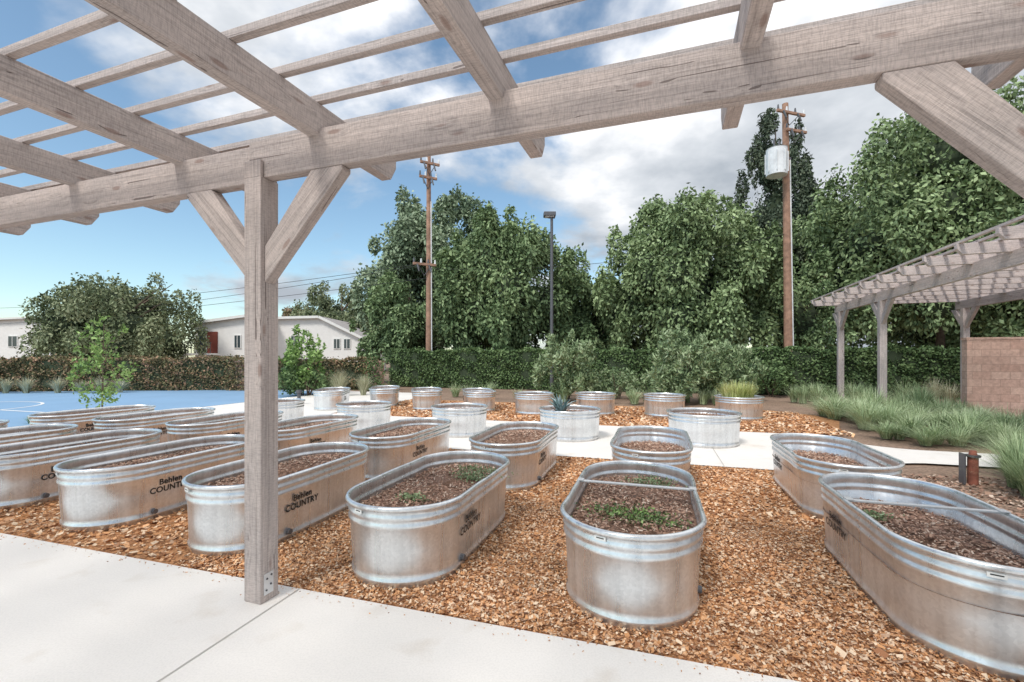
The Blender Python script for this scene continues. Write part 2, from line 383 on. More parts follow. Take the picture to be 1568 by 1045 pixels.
# ------------------------------------------------------------------ ground sheets
def sheet(name, pts, z, mat, th=TH, rawxy=False):
    vs = [(*(p if rawxy else UV(*p, th)), z) for p in pts]
    return mesh_obj(name, vs, [tuple(range(len(vs)))], mat)
sheet('ground', [(-400,-400),(400,-400),(400,400),(-400,400)], -0.03, EARTH, rawxy=True)
sheet('concrete_terrace', [(-30,-14),(14,-14),(14,2.62),(-30,2.62)], 0.012, CONC)
sheet('mulch_bed', [(-12.6,2.62),(2.95,2.62),(2.95,7.42),(-12.6,7.42)], -0.004, MULCH)
def arc(cx, cy, r, a0, a1, k=10):
    return [(cx+r*math.cos(math.radians(a0+(a1-a0)*i/k)), cy+r*math.sin(math.radians(a0+(a1-a0)*i/k))) for i in range(k+1)]
sheet('concrete_path', [(-14.0,2.63),(-12.62,2.63),(-12.62,7.43),(3.0,7.43)]+arc(4.2,7.4,1.2,180,100)+[(30,8.75),(30,9.9),(4.9,9.75)]+arc(4.6,11.0,1.25,265,180)+[(-8.9,11.0),(-8.9,18.3),(-14.0,18.3)], 0.004, CONC)
sheet('concrete_curb_strip', [(2.96,2.63),(3.12,2.63),(3.12,7.42),(2.96,7.42)], 0.02, CONC)
sheet('far_mulch_bed', [(-8.88,11.01),(3.3,11.01),(4.0,12.0),(4.5,13.5),(4.3,14.7),(3.4,15.6),(-8.88,15.6)], -0.002, MULCH)
sheet('concrete_pad', [(7.5,9.91),(30,9.91),(30,15.3),(10,15.3),(8.2,13)], 0.006, CONC)
sheet('sport_court', [(-50,4),(-14.02,4),(-14.02,17.9),(-50,17.9)], 0.006, COURT)
sheet('court_apron', [(-52,17.91),(-14.03,17.91),(-14.03,18.9),(-52,18.9)], 0.004, CONC)
def ring(name, c, r, w, a0, a1, z, mat):
    vs, fs = [], []; K = 60
    for i in range(K+1):
        a = a0+(a1-a0)*i/K
        for q in (r-w/2, r+w/2): vs.append((c[0]+math.cos(a)*q, c[1]+math.sin(a)*q, z))
    for i in range(K): fs.append((2*i,2*i+1,2*i+3,2*i+2))
    return mesh_obj(name, vs, fs, mat)
ring('court_line_circle', (-17.9,14.3), 2.2, 0.09, 0, 6.2832, 0.011, WHITE)
sheet('court_line', [(-50,8.6),(-15.2,8.6),(-15.2,8.7),(-50,8.7)], 0.011, WHITE)
JO = simple('concrete_joint', (0.50,0.47,0.43), 0.9)  # colour of the joint lines, darker than the slabs
sheet('control_joint', [(-2.385,-10),(-2.376,-10),(-2.376,2.61),(-2.385,2.61)], 0.0165, JO)
sheet('control_joint', [(3.1,-10),(3.11,-10),(3.11,2.61),(3.1,2.61)], 0.0165, JO)
for uj in (-8,-5,-2,1):
    sheet('path_joint', [(uj,7.45),(uj+0.015,7.45),(uj+0.015,10.98),(uj,10.98)], 0.0085, JO)

def chips(name, u0,u1,v0,v1,n,mat,size=0.03, z=0.004, seed=1, th=TH):
    rng = np.random.default_rng(seed)
    C = np.stack([rng.uniform(u0,u1,n), rng.uniform(v0,v1,n), z+rng.random(n)*0.016],1)
    a = rng.uniform(0,6.283,n); A = np.stack([np.cos(a),np.sin(a),rng.normal(size=n)*0.3],1); A = unit(A)
    S = np.stack([-np.sin(a),np.cos(a),rng.normal(size=n)*0.5],1); S = unit(S)
    sz = size*np.exp(rng.normal(size=n)*0.38)
    l = sz[:,None]; w = (sz*rng.uniform(0.35,0.9,n))[:,None]
    V = np.stack([C-A*l/2-S*w/2, C+A*l/2-S*w*0.3, C+A*l*0.4+S*w/2, C-A*l/2+S*w*0.4],1).reshape(-1,3)
    return fast_mesh(name, V, np.arange(n*4).reshape(-1,4), mat, np.repeat(rng.random(n),4), rz=-th)
chips('bark_chip_mulch', -3.6,2.93,2.635,5.0,115000,CHIPS,0.0165,seed=2)
chips('bark_chip_mulch', -12.5,-3.6,2.64,7.3,45000,CHIPS,0.028,seed=3)
chips('bark_chip_mulch', -3.6,2.93,5.0,7.38,30000,CHIPS,0.024,seed=4)
chips('bark_chip_mulch', -8.8,4.0,11.05,15.3,20000,CHIPS,0.048,seed=5)
chips('brown_chip_mulch', 3.15,9,2.7,7.9,16000,SOILCH,0.035,z=-0.026,seed=6)
rngs = np.random.default_rng(8); n = 260
C = np.stack([rngs.uniform(-6.5,2.9,n), 2.62-np.abs(rngs.normal(size=n))*0.06, np.full(n,0.016)],1)
V,F,R = leaves_arrays(C, np.stack([rngs.normal(size=n),rngs.normal(size=n),np.zeros(n)],1), 0.016, 0.009, rngs)
fast_mesh('spilled_chips', V, F, CHIPS, R, rz=-TH)

# ------------------------------------------------------------------ stock tanks
PROF = [(-.012,-.02),(0,.006),(0,.028),(.011,.04),(.011,.055),(0,.067),(0,.10),(0,.25),(0,.395),(.010,.407),(.010,.425),(0,.437),(0,.452),
        (.010,.464),(.010,.482),(0,.494),(0,.512),(.006,.518),(.020,.522),(.027,.532),(.027,.545),(.020,.555),(.006,.558),(-.004,.552),(-.005,.53),(-.005,.494),
        (.004,.482),(.004,.464),(-.005,.452),(-.005,.437),(.004,.425),(.004,.407),(-.005,.395),(-.005,.25)]
ZS = 1.07
PROF = [(o-0.03*(1-max(z,0)/0.558), z*ZS) for o,z in PROF]
def outline(W, L, K=44):
    pts = []
    r = W/2; h = max(0, L/2-r)
    for end in (1,-1):
        for i in range(K+1):
            a = math.pi*i/K
            fl = 0.0
            d = min(abs(a-math.radians(38)), abs(a-math.radians(142)))
            if h > 0 and d < math.radians(20): fl = math.cos(d/math.radians(20)*math.pi/2)
            x, y = math.cos(a)*r, math.sin(a)*r + h
            flute = 0.0045*fl*math.sin(a*44)
            pts.append((x*end, y*end, math.cos(a)*end, math.sin(a)*end, flute))
        if h > 0:
            for i in range(1, 10):
                t = i/10; pts.append((-r*end, (h-2*h*t)*end, -end, 0, 0))
    out = []
    for p in pts:
        if not out or math.hypot(out[-1][0]-p[0], out[-1][1]-p[1]) > 1e-4: out.append(p)
    if math.hypot(out[-1][0]-out[0][0], out[-1][1]-out[0][1]) < 1e-4: out.pop()
    return out
def tank_mesh(name, W, L, K=44, seed=0):
    ol = outline(W, L, K); n = len(ol); vs, fs = [], []
    for j,(o,z) in enumerate(PROF):
        for i,(x,y,nx,ny,fl) in enumerate(ol):
            f = fl if 5 < j < 9 else 0
            wv = 0.003*math.sin(x*5+y*7+seed)+0.002*math.sin(y*13+seed*2+z*9)
            vs.append((x+nx*(o+f+wv), y+ny*(o+f+wv), z))
    for j in range(len(PROF)-1):
        for i in range(n):
            k = (i+1)%n; fs.append((j*n+i, j*n+k, (j+1)*n+k, (j+1)*n+i))
    me = bpy.data.meshes.new(name); me.from_pydata(vs, [], fs); me.materials.append(GALV)
    me.polygons.foreach_set('use_smooth', [True]*len(me.polygons)); me.update(); return me
def soil_mesh(name, W, L, z, seed, nchips):
    rg = random.Random(seed); ol = outline(W-0.012, L-0.012, 20); n = len(ol); vs, fs = [], []
    R = 9
    for j in range(1, R+1):
        t = j/R
        for (x,y,nx,ny,fl) in ol:
            hz = z + 0.03*(1-t) + (rg.uniform(-0.012,0.012) if j<R else 0) + 0.02*math.sin(y*4+seed)*(1-t)
            vs.append((x*t, y*t, hz))
    vs.append((0,0,z+0.03)); c = len(vs)-1
    for j in range(R-1):
        for i in range(n):
            k=(i+1)%n; fs.append((j*n+i,j*n+k,(j+1)*n+k,(j+1)*n+i))
    for i in range(n): fs.append((c,i,(i+1)%n))
    me = bpy.data.meshes.new(name); me.from_pydata(vs, [], fs); me.materials.append(SOIL); me.update()
    rng = np.random.default_rng(seed)
    C = np.stack([rng.uniform(-W/2,W/2,nchips), rng.uniform(-L/2,L/2,nchips), np.zeros(nchips)],1)
    r = W/2-0.03; h = L/2-W/2
    dy = np.maximum(0, np.abs(C[:,1])-h); ok = C[:,0]**2+dy**2 < r*r; C = C[ok]
    t = np.clip(np.sqrt(C[:,0]**2+dy[ok]**2)/r, 0, 1)
    C[:,2] = z+0.03*(1-t)+0.012+rng.random(len(C))*0.015+0.02*np.sin(C[:,1]*4+seed)*(1-t)
    m = len(C); a = rng.uniform(0,6.283,m); A = np.stack([np.cos(a),np.sin(a),rng.normal(size=m)*0.3],1); S = np.stack([-np.sin(a),np.cos(a),rng.normal(size=m)*0.4],1)
    l = (0.021*rng.uniform(0.5,1.8,m))[:,None]; w = (0.021*rng.uniform(0.3,0.7,m))[:,None]
    V = np.stack([C-A*l/2-S*w/2, C+A*l/2-S*w*0.3, C+A*l*0.4+S*w/2, C-A*l/2+S*w*0.4],1).reshape(-1,3)
    o = fast_mesh(name+'_chips', V, np.arange(m*4).reshape(-1,4), SOILCH, np.repeat(rng.random(m),4))
    cm = o.data; bpy.data.objects.remove(o)
    return me, cm
TW, TL = 0.91, 1.95
OVAL = [tank_mesh(f'oval_tank_shell_{i}', TW, TL, seed=i*2.1) for i in range(3)]
ROUND = tank_mesh('round_tank_shell', 1.17, 1.17, 40)
OSOIL = [soil_mesh(f'oval_soil_{i}', TW, TL, 0.44, i+3, 4500) for i in range(3)]
OSOIL_LOW = soil_mesh('oval_soil_low', TW, TL, 0.35, 21, 4500)
RSOIL = soil_mesh('round_soil', 1.17, 1.17, 0.48, 9, 1500)
fc = bpy.data.curves.new('logo', 'FONT'); fc.body = 'Behlen\nCOUNTRY'; fc.align_x = 'CENTER'; fc.align_y = 'CENTER'
fc.size = 0.082; fc.space_line = 0.92; fc.space_character = 1.06; fc.offset = 0.0018; fc.extrude = 0.0004; fc.materials.append(BLACK)
def inst(name, me, parent, loc=(0,0,0), rot=(0,0,0)):
    o = bpy.data.objects.new(name, me); o.location = loc; o.rotation_euler = rot; return link(o, parent)
def herb(parent, x, y, z, s, seed, mat, n=360, hgt=0.06):
    rng = np.random.default_rng(seed)
    C = np.stack([rng.normal(size=n)*s*0.5, rng.normal(size=n)*s*0.25, rng.random(n)*hgt],1)
    A = rng.normal(size=(n,3)); A[:,2] += 0.6
    V,F,R = leaves_arrays(C, A, 0.026, 0.014, rng)
    fast_mesh('herb_plant', V, F, mat, R, parent, (x,y,z))
nO = 0
TILT = math.atan2(0.03, 0.558*ZS)
def oval(u, vc, soil=0, brace=None, logo=True, label=True, low=False, drz=0.0, herbs=()):
    global nO; nO += 1
    e = empty('oval_stock_tank', (*UV(u,vc),0), -TH+drz+random.uniform(-0.012,0.012))
    inst('shell', OVAL[nO%3], e)
    sm, cm = OSOIL_LOW if low else OSOIL[soil%3]
    inst('soil', sm, e); inst('soil_chips', cm, e)
    if brace is not None:
        box('cross_brace', (TW+0.02, 0.034, 0.016), (0, brace, 0.5885), PLATE, e, bevel=0.004)
        box('brace_tab', (0.05, 0.07, 0.006), (TW/2-0.01, brace, 0.6005), PLATE, e); box('brace_tab_b', (0.05, 0.07, 0.006), (-TW/2+0.01, brace, 0.6005), PLATE, e)
    if logo:
        zz = 0.325; off = TW/2-0.03*(1-zz/0.597)+0.0060
        inst('side_print', fc, e, (off, -TL/2+0.66, zz), (Matrix.Rotation(math.pi/2,3,'Z')@Matrix.Rotation(math.pi/2+TILT,3,'X')).to_euler())
        inst('side_print_back', fc, e, (-off, TL/2-0.66, zz), (Matrix.Rotation(-math.pi/2,3,'Z')@Matrix.Rotation(math.pi/2+TILT,3,'X')).to_euler())
    if label:
        a = math.radians(250); r = TW/2+0.010
        h = TL/2-TW/2
        box('maker_tag', (0.075,0.003,0.028), (math.cos(a)*r, -h+math.sin(a)*r, 0.539), WHITE, e, rot=(0,0,a+math.pi/2))
        box('maker_tag_print', (0.05,0.001,0.006), (math.cos(a)*(r+0.003), -h+math.sin(a)*(r+0.003), 0.541), BLACK, e, rot=(0,0,a+math.pi/2))
    cone('drain_plug', (TW/2-0.04,-TL/2+0.5,0.085), (TW/2+0.005,-TL/2+0.5,0.085), 0.028, 0.025, STEEL, e, 10)
    for i,(hx,hy,s,m) in enumerate(herbs):
        herb(e, hx, hy, (0.375 if low else 0.47), s, int(abs(u)*100+vc*7+i), m)
    return e
def roundt(x, y, s=1.0):
    e = empty('round_stock_tank', (x,y,0), random.uniform(0,6)); e.scale = (s,s,1)
    inst('shell', ROUND, e); inst('soil', RSOIL[0], e); inst('soil_chips', RSOIL[1], e)
    return e
row1 = 3.77
oval(-0.15, row1, 0, brace=0.12, herbs=((-0.1,-0.30,0.28,L_HEDGE),(0.12,-0.40,0.24,L_HEDGE),(0.02,-0.35,0.24,L_BRIGHT),(0.12,0.62,0.2,L_SAGE)))
oval(-1.86, row1-0.02, 1, herbs=((0.16,0.55,0.26,L_SAGE),(0.2,0.30,0.18,L_SAGE),(-0.02,-0.45,0.12,L_SAGE)))
oval(-3.56, row1, 2)
oval(-5.26, row1+0.03, 0); oval(-6.98, row1+0.04, 1); oval(-8.7, row1, 2); oval(-10.4, row1, 0)
oval(1.82, row1+0.12, 0, brace=0.06, low=True, herbs=((-0.2,0.35,0.12,L_SAGE),))
row2 = 6.15
oval(-0.03, row2+0.1, 1, low=True); oval(-1.84, row2+0.02, 2); oval(-3.6, row2-0.05, 0); oval(-5.4, row2-0.05, 1)
oval(-7.1, row2, 2); oval(-8.8, row2, 0); oval(-10.5, row2, 1); oval(1.93, row2+0.0, 2, low=True)
for (x,y,s) in ((3.66,8.72,1.10),(-1.12,9.75,1),(-3.34,10.3,1),(-5.62,10.9,1)): roundt(x,y,s)
for (x,y,s) in ((4.23,12.65,0.93),(2.40,13.1,0.95),(0.64,13.2,0.95),(6.05,12.15,1.0)): roundt(x,y,s)
AG = roundt(1.18,9.3,1.04)
for (X,Y) in ((-1.05,14.3),(-2.75,14.7),(-4.35,15.6),(-5.8,14.7)):
    u = X*math.cos(TH)-Y*math.sin(TH); v = X*math.sin(TH)+Y*math.cos(TH)
    oval(u, v, 0, drz=0.5)
rng = np.random.default_rng(5)
V,F,R = grass_arr(60, 0.46, 0.36, rng, 0.075, 0.9, 0.06, 4); V[:,2] += 0.46
fast_mesh('agave_plant', V, F, L_AGAVE, R, loc=(0.98,9.10,0))
V,F,R = grass_arr(900, 0.58, 0.34, rng, 0.016, 0.8, 0.38, 3); V[:,2] += 0.46
fast_mesh('yellow_grass_plant', V, F, L_YEL, R, loc=(6.0,12.1,0))

# ------------------------------------------------------------------ main pergola
pg = empty('timber_pergola', (0,0,0), -TP)
PV = 2.353
PU = -2.625
posts_u = (PU-8.14,PU-4.07,PU,PU+4.12,PU+8.2)
def post(parent, u, v, h, w=0.145, tongue=True, mat=WOOD):
    box('post', (h, w, w), (u, v, h/2+0.012), mat, parent, rot=(0,-math.pi/2,0), bevel=0.006)
    if tongue: box('post_tongue', (0.11, w-0.004, 0.024), (u, v-0.0605, h+0.012+0.055), mat, parent, rot=(0,-math.pi/2,math.pi/2), bevel=0.003)
def brace(parent, pu, v, ztop, s, mat=WOOD, reach=0.66, w=0.17, t=0.085, axis='u'):
    f = 0.0725; k = w*1.4142
    pts = [(f, -reach), (f, -reach+k), (reach-k, -0.002), (reach, -0.002), (reach, -0.03)]
    vs = []
    n = len(pts)
    for dv in (-t/2, t/2):
        for (a,z) in pts: vs.append((a*1.0, dv, z))
    ang = math.pi/4
    def tolocal(p):
        a,d,z = p; c,sn = math.cos(ang), math.sin(ang)
        return (a*c+z*sn, d, -a*sn+z*c)
    vs = [tolocal(p) for p in vs]
    fs = [tuple(range(n)), tuple(range(2*n-1,n-1,-1))] + [(i,(i+n),((i+1)%n)+n,(i+1)%n) for i in range(n)]
    rz = (0 if s > 0 else math.pi) if axis == 'u' else (math.pi/2 if s > 0 else -math.pi/2)
    o = mesh_obj('knee_brace', vs, fs, mat, parent, (pu, v, ztop))
    o.rotation_euler = (Matrix.Rotation(rz,3,'Z') @ Matrix.Rotation(-ang,3,'Y')).to_euler()
    b = o.modifiers.new('bevel','BEVEL'); b.width = 0.004; b.segments = 1
    return o
ZB = 2.84
for i,u in enumerate(posts_u):
    post(pg, u, PV, ZB-0.012)
    brace(pg, u, PV, ZB, 1, reach=0.70)
    brace(pg, u, PV, ZB if u > -2.5 else ZB-0.02, -1)
def timber(parent, name, u0, u1, v, z0, z1, t, mat=WOOD, along='u', bevel=0.006):
    L = u1-u0
    if along == 'u': return box(name, (L, t, z1-z0), ((u0+u1)/2, v, (z0+z1)/2), mat, parent, bevel=bevel)
    return box(name, (L, t, z1-z0), (v, (u0+u1)/2, (z0+z1)/2), mat, parent, rot=(0,0,math.pi/2), bevel=bevel)
timber(pg, 'beam', PU-0.06, 6.6, PV, ZB, ZB+0.25, 0.09)
timber(pg, 'beam_west', -11.6, PU-0.064, PV+0.012, ZB-0.018, ZB+0.228, 0.09)
timber(pg, 'rear_beam', -11.6, 6.6, -1.45, ZB, ZB+0.25, 0.09)
for u in posts_u: post(pg, u, -1.45, ZB-0.012, tongue=False)
def rafter(parent, u, v0, v1, z0, h, t, mat=WOOD, cut=0.10, along='v'):
    L = (v1-v0)/2
    prof = [(-L, 0.07*h/0.18+0.03), (-L+cut, 0), (L-cut, 0), (L, 0.07*h/0.18+0.03), (L, h), (-L, h)]
    n = 6; vs = [(x, -t/2, z) for x,z in prof] + [(x, t/2, z) for x,z in prof]
    fs = [tuple(range(n)), tuple(range(2*n-1,n-1,-1))] + [(i,i+n,((i+1)%n)+n,(i+1)%n) for i in range(n)]
    if along == 'v': o = mesh_obj('rafter', vs, fs, mat, parent, (u,(v0+v1)/2,z0), (0,0,math.pi/2))
    else: o = mesh_obj('rafter', vs, fs, mat, parent, ((v0+v1)/2,u,z0), (0,0,0))
    b = o.modifiers.new('bevel','BEVEL'); b.width = 0.005; b.segments = 1
    return o
for k in range(-8, 6):
    u = -0.90 + 1.24*k
    if -11.5 < u < 6.5: rafter(pg, u, -2.1, 3.16, 3.05, 0.20, 0.088, cut=0.07)
for k in range(0, 17):
    v = 2.92 - 0.30*k
    timber(pg, 'batten', -11.6, 6.6, v+random.uniform(-.008,.008), 3.251, 3.296, 0.045, bevel=0.003)
box('post_base_strap', (0.003,0.075,0.14), (PU+0.0745, PV-0.01, 0.13), PLATE, pg)
for (dy,dz) in ((-0.02,0.09),(0.015,0.12),(-0.015,0.165),(0.02,0.18)):
    cone('strap_bolt', (PU+0.076,PV-0.01+dy,dz), (PU+0.082,PV-0.01+dy,dz), 0.007,0.006, STEEL, pg, 6)

# ------------------------------------------------------------------ second pergola
p2 = empty('timber_pergola', (0,0,0), -TP)
ZB2 = 3.38
for (u,v) in ((6.2,17.2),(6.2,20.9),(10.0,20.9),(10.0,17.2),(6.2,10.0),(10.0,10.0)):
    post(p2, u, v, ZB2-0.012, 0.19, False, WOOD2)
    for s in (1,-1):
        brace(p2, u, v, ZB2, s, WOOD2, 0.75, 0.19, 0.1, axis='v')
for u in (6.2, 10.0):
    timber(p2, 'beam', 7.5, 21.4, u, ZB2, ZB2+0.30, 0.11, WOOD2, along='v')
for k in range(0, 12):
    rafter(p2, 21.15-1.22*k, 5.3, 10.9, ZB2+0.27, 0.22, 0.10, WOOD2, along='u')
for k in range(0, 19):
    timber(p2, 'batten', 7.3, 21.45, 5.36+0.30*k, ZB2+0.491, ZB2+0.54, 0.07, WOOD2, along='v', bevel=0.003)

# block wall
bw = empty('block_wall', (*UV(8.08,15.5),0), -TH)
box('wall_body', (14, 0.22, 2.12), (7.0, 0, 1.06-0.02), BLOCK, bw)
box('wall_cap', (14.04, 0.26, 0.06), (7.0, 0, 2.131), BLOCK, bw)

# ------------------------------------------------------------------ hedges
def hedge(name, p0, p1, h, t, n, L, W, mat, seed):
    rng = np.random.default_rng(seed)
    p0 = np.array(p0); p1 = np.array(p1); ln = np.linalg.norm(p1-p0); ang = math.atan2(p1[1]-p0[1], p1[0]-p0[0])
    e = empty(name, (p0[0],p0[1],0), ang)
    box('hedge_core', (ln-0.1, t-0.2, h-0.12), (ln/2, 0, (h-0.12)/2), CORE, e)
    face = rng.choice(3, n, p=[0.55,0.15,0.30])
    x = rng.uniform(0,ln,n); a = rng.random(n); dep = np.abs(rng.normal(size=n))*0.06
    wav = 0.06*np.sin(x*1.7)+0.05*np.sin(x*4.1+1)+0.04*np.sin(x*9.0)
    C = np.zeros((n,3)); C[:,0] = x
    f0 = face==0; f1 = face==1; f2 = face==2
    C[f0,1] = -t/2+dep[f0]+wav[f0]*0.6; C[f0,2] = a[f0]*h
    C[f0,1] += 0.05*np.sin(C[f0,2]*7+x[f0]*2)
    C[f1,1] = t/2-dep[f1]; C[f1,2] = a[f1]*h
    C[f2,1] = (a[f2]-0.5)*t; C[f2,2] = h-dep[f2]
    C[:,2] *= 1 + wav/h
    sp = rng.random(n) < 0.04; C[sp,2] += rng.random(sp.sum())*0.15*(C[sp,2]>h*0.9)
    Dn = np.zeros((n,3)); Dn[f0,1] = -1; Dn[f1,1] = 1; Dn[f2,2] = 1
    A = Dn*0.5+rng.normal(size=(n,3))*0.8; A[:,2] -= 0.3
    V,F,R = leaves_arrays(C, A, L, W, rng)
    fast_mesh('hedge_leaves', V, F, mat, R, e)
    return e
hedge('clipped_hedge', UV(-14.0,22.6), UV(19,22.6), 1.98, 1.2, 52000, 0.13, 0.085, L_HEDGE, 31)
hedge('reddish_hedge', (-34,20.6), (-13.6,22.8), 1.55, 1.2, 30000, 0.12, 0.08, L_RED, 32)
hedge('clipped_hedge', (-12.6,22.6), (-6.9,23.4), 1.5, 1.0, 9000, 0.12, 0.08, L_RED, 33)
for i,(x,y) in enumerate(((-13.1,22.2),(-6.55,22.2))):
    e = empty('block_pillar', (x,y,0)); box('shaft', (0.5,0.5,1.35), (0,0,0.675), BLOCK, e); box('cap', (0.6,0.6,0.08), (0,0,1.39), BLOCK, e)
    rngv = np.random.default_rng(90+i); nv = 900
    C = np.stack([rngv.normal(size=nv)*0.35-0.1, -0.28-np.abs(rngv.normal(size=nv))*0.08, rngv.random(nv)**1.3*1.7],1)
    V,F,R = leaves_arrays(C, rngv.normal(size=(nv,3)), 0.12, 0.07, rngv)
    fast_mesh('climbing_vine', V, F, L_RED if i==0 else L_HEDGE, R, e)

# ------------------------------------------------------------------ trees
tree('broadleaf_tree', -5.4, 34, 5.3, 1.0, 13.8, 52000, 0.34, 0.17, L_TREE2, 1, nl=50)
tree('broadleaf_tree', -0.4, 28.5, 4.8, 0.9, 10.1, 56000, 0.27, 0.145, L_TREE3, 2, nl=50)
tree('broadleaf_tree', 10.8, 28.5, 5.5, 0.9, 11.3, 64000, 0.28, 0.15, L_TREE, 3, nl=56)
tree('tall_cypress_tree', 20.9, 36, 2.8, 2.0, 21.3, 34000, 0.36, 0.14, L_DARK, 4, nl=60, kind='column', ry=2.6)
tree('broadleaf_tree', 26.8, 28.5, 7.9, 0.8, 16.9, 92000, 0.31, 0.165, L_TREE, 5, nl=74)
tree('dark_tree', 17.6, 28.5, 3.6, 0.6, 7.8, 22000, 0.26, 0.14, L_TREE3, 6, nl=26)
tree('dark_tree', -6.6, 29, 3.2, 0.6, 6.6, 18000, 0.26, 0.14, L_TREE3, 7, nl=24)
tree('dark_tree', 5.2, 31, 3.4, 0.6, 6.6, 18000, 0.28, 0.14, L_TREE3, 8, nl=26)
tree('round_tree', -33, 38.5, 6.3, 0.8, 7.6, 36000, 0.30, 0.16, L_OLIVE, 9, nl=44)
tree('olive_tree', -22.5, 60, 6.0, 1.0, 11.0, 20000, 0.38, 0.19, L_OLIVE, 10, nl=36)
tree('olive_tree', -15.5, 55, 5.0, 1.0, 9.8, 16000, 0.36, 0.18, L_OLIVE, 12, nl=30)
tree('distant_tree', -30, 66, 4.0, 3, 8.8, 7000, 0.40, 0.2, L_RED, 13, nl=18)
tree('distant_tree', 40, 40, 9, 0.5, 14, 26000, 0.45, 0.24, L_TREE, 14, nl=36)
def shrub(name, x, y, rx, z1, n, L, W, mat, seed, nl=26, z0=0.05, core=False, droop=0.1):
    e = empty(name, (x,y,0))
    rg = random.Random(seed)
    for i in range(7):
        a = rg.uniform(0,6.28); r = rx*rg.uniform(0.2,0.6)
        cone(f'stem_{i+1}', (0.05*math.cos(a),0.05*math.sin(a),-0.02), (math.cos(a)*r,math.sin(a)*r,z1*rg.uniform(0.6,0.9)), 0.022, 0.008, BARK, e, 6)
    crown(e, rx, rx*0.8, z0, z1, n, L, W, mat, seed, nl, 'round', droop, core)
    return e
shrub('green_shrub', 2.1, 17.2, 1.15, 2.6, 5600, 0.19, 0.06, L_SAGE, 41, 26, droop=-0.4)
shrub('sage_shrub', 6.1, 16.2, 1.4, 2.5, 7500, 0.20, 0.06, L_SAGE, 42, 32, droop=-0.4)
shrub('sage_shrub', 8.0, 17.0, 1.3, 2.0, 5000, 0.20, 0.06, L_SAGE, 43, 26, droop=-0.4)
shrub('green_shrub', -8.9, 19.3, 0.95, 2.9, 2600, 0.17, 0.08, L_BRIGHT, 44, 24, droop=-0.3)
shrub('green_shrub', -8.6, 19.2, 1.3, 1.2, 2600, 0.16, 0.08, L_HEDGE, 45, 20)
shrub('low_shrub', 10.8, 19.0, 1.1, 1.3, 2500, 0.16, 0.06, L_HEDGE, 46, 20)
shrub('low_shrub', 15.6, 19.2, 1.6, 1.6, 4000, 0.16, 0.06, L_HEDGE, 47, 24)
shrub('low_shrub', 4.2, 18.0, 1.0, 1.2, 2000, 0.16, 0.06, L_SAGE, 48, 20)
# sapling
sp = empty('sapling_tree', (-10.9,12.1,0))
cone('stem', (0,0,0), (0.05,0,2.5), 0.022, 0.008, BARK, sp, 6)
rg = random.Random(3)
for i in range(14):
    z = rg.uniform(0.3,2.0); a = rg.uniform(0,6.28); r = rg.uniform(0.3,0.7)*(1.1-z/3)
    cone(f'branch_{i+1}', (0.02,0,z), (math.cos(a)*r,math.sin(a)*r,z+rg.uniform(0.3,0.6)), 0.010, 0.004, BARK, sp, 5)
crown(sp, 0.66, 0.6, 0.1, 2.75, 1000, 0.12, 0.06, L_BRIGHT, 77, 30, 'round', -0.2, False)

# grasses
def pts_uv(n, u0,u1,v0,v1,seed, s0=0.7, s1=1.2):
    r = random.Random(seed); return [(*UV(r.uniform(u0,u1), r.uniform(v0,v1)), r.uniform(s0,s1)) for _ in range(n)]
grass_clumps('ornamental_grass', pts_uv(70, 4.4,7.8,10.9,15.3,1,0.6,1.25), 0.56, 1.0, 270, L_GRASS, 51, 0.013)
grass_clumps('ornamental_grass', pts_uv(26, 4.7,9.0,10.05,10.7,2,0.6,1.1), 0.46, 0.9, 300, L_GRASS, 52, 0.011)
grass_clumps('ornamental_grass', pts_uv(24, 4.8,8.4,15,19.5,3), 0.80, 0.7, 160, L_GRASS, 53, 0.02)
grass_clumps('ornamental_grass', [(6.40,5.70,1.15),(6.10,5.30,0.9),(6.9,6.2,1.1),(6.25,4.9,1.0),(7.2,5.6,1.1),(7.4,6.6,1.0)], 0.62, 0.68, 620, L_GRASS, 54, 0.008)
grass_clumps('feather_grass', [(-7.2,19.0,1.1),(-6.3,19.3,0.9)], 1.1, 0.7, 360, L_TAN, 55, 0.02)
grass_clumps('feather_grass', [(-26+i*0.9+random.uniform(-.3,.3), 20.0+i*0.08, random.uniform(0.5,1.0)) for i in range(10)], 1.0, 0.9, 220, L_TAN, 56, 0.025)
grass_clumps('ornamental_grass', pts_uv(26, -8,4.5,16,19.5,6,0.6,1.1), 0.6, 0.55, 120, L_GRASS, 57, 0.02)
grass_clumps('feather_grass', [(14.6,15.2,1.0),(13.4,15.0,0.8),(15.4,16.6,1.1),(12.4,13.6,0.7)], 0.9, 0.7, 260, L_TAN, 58, 0.018)
grass_clumps('ornamental_grass', [(-12.6,10.6,0.7),(-11.8,11.2,0.6),(-13.0,10.3,0.7)], 0.35, 0.4, 200, L_BRIGHT, 59, 0.02)

# rusty valve fitting by the path
rb = empty('irrigation_standpipe', (6.0,5.95,0), -0.3)
box('plate', (0.02,0.12,0.40), (-0.09,0,0.18), STEEL, rb, bevel=0.004)
cone('tube', (0.02,0,-0.02), (0.02,0,0.34), 0.055, 0.055, RUST, rb, 16)
cone('flange', (0.02,0,0.34), (0.02,0,0.365), 0.078, 0.078, STEEL, rb, 16)
cone('cap', (0.02,0,0.365), (0.02,0,0.42), 0.045, 0.035, RUST, rb, 12)
bl = empty('bollard_light', (-7.3,15.6,0)); cone('shaft', (0,0,0), (0,0,0.4), 0.06, 0.06, STEEL, bl); cone('cap', (0,0,0.4), (0,0,0.5), 0.11, 0.09, STEEL, bl)

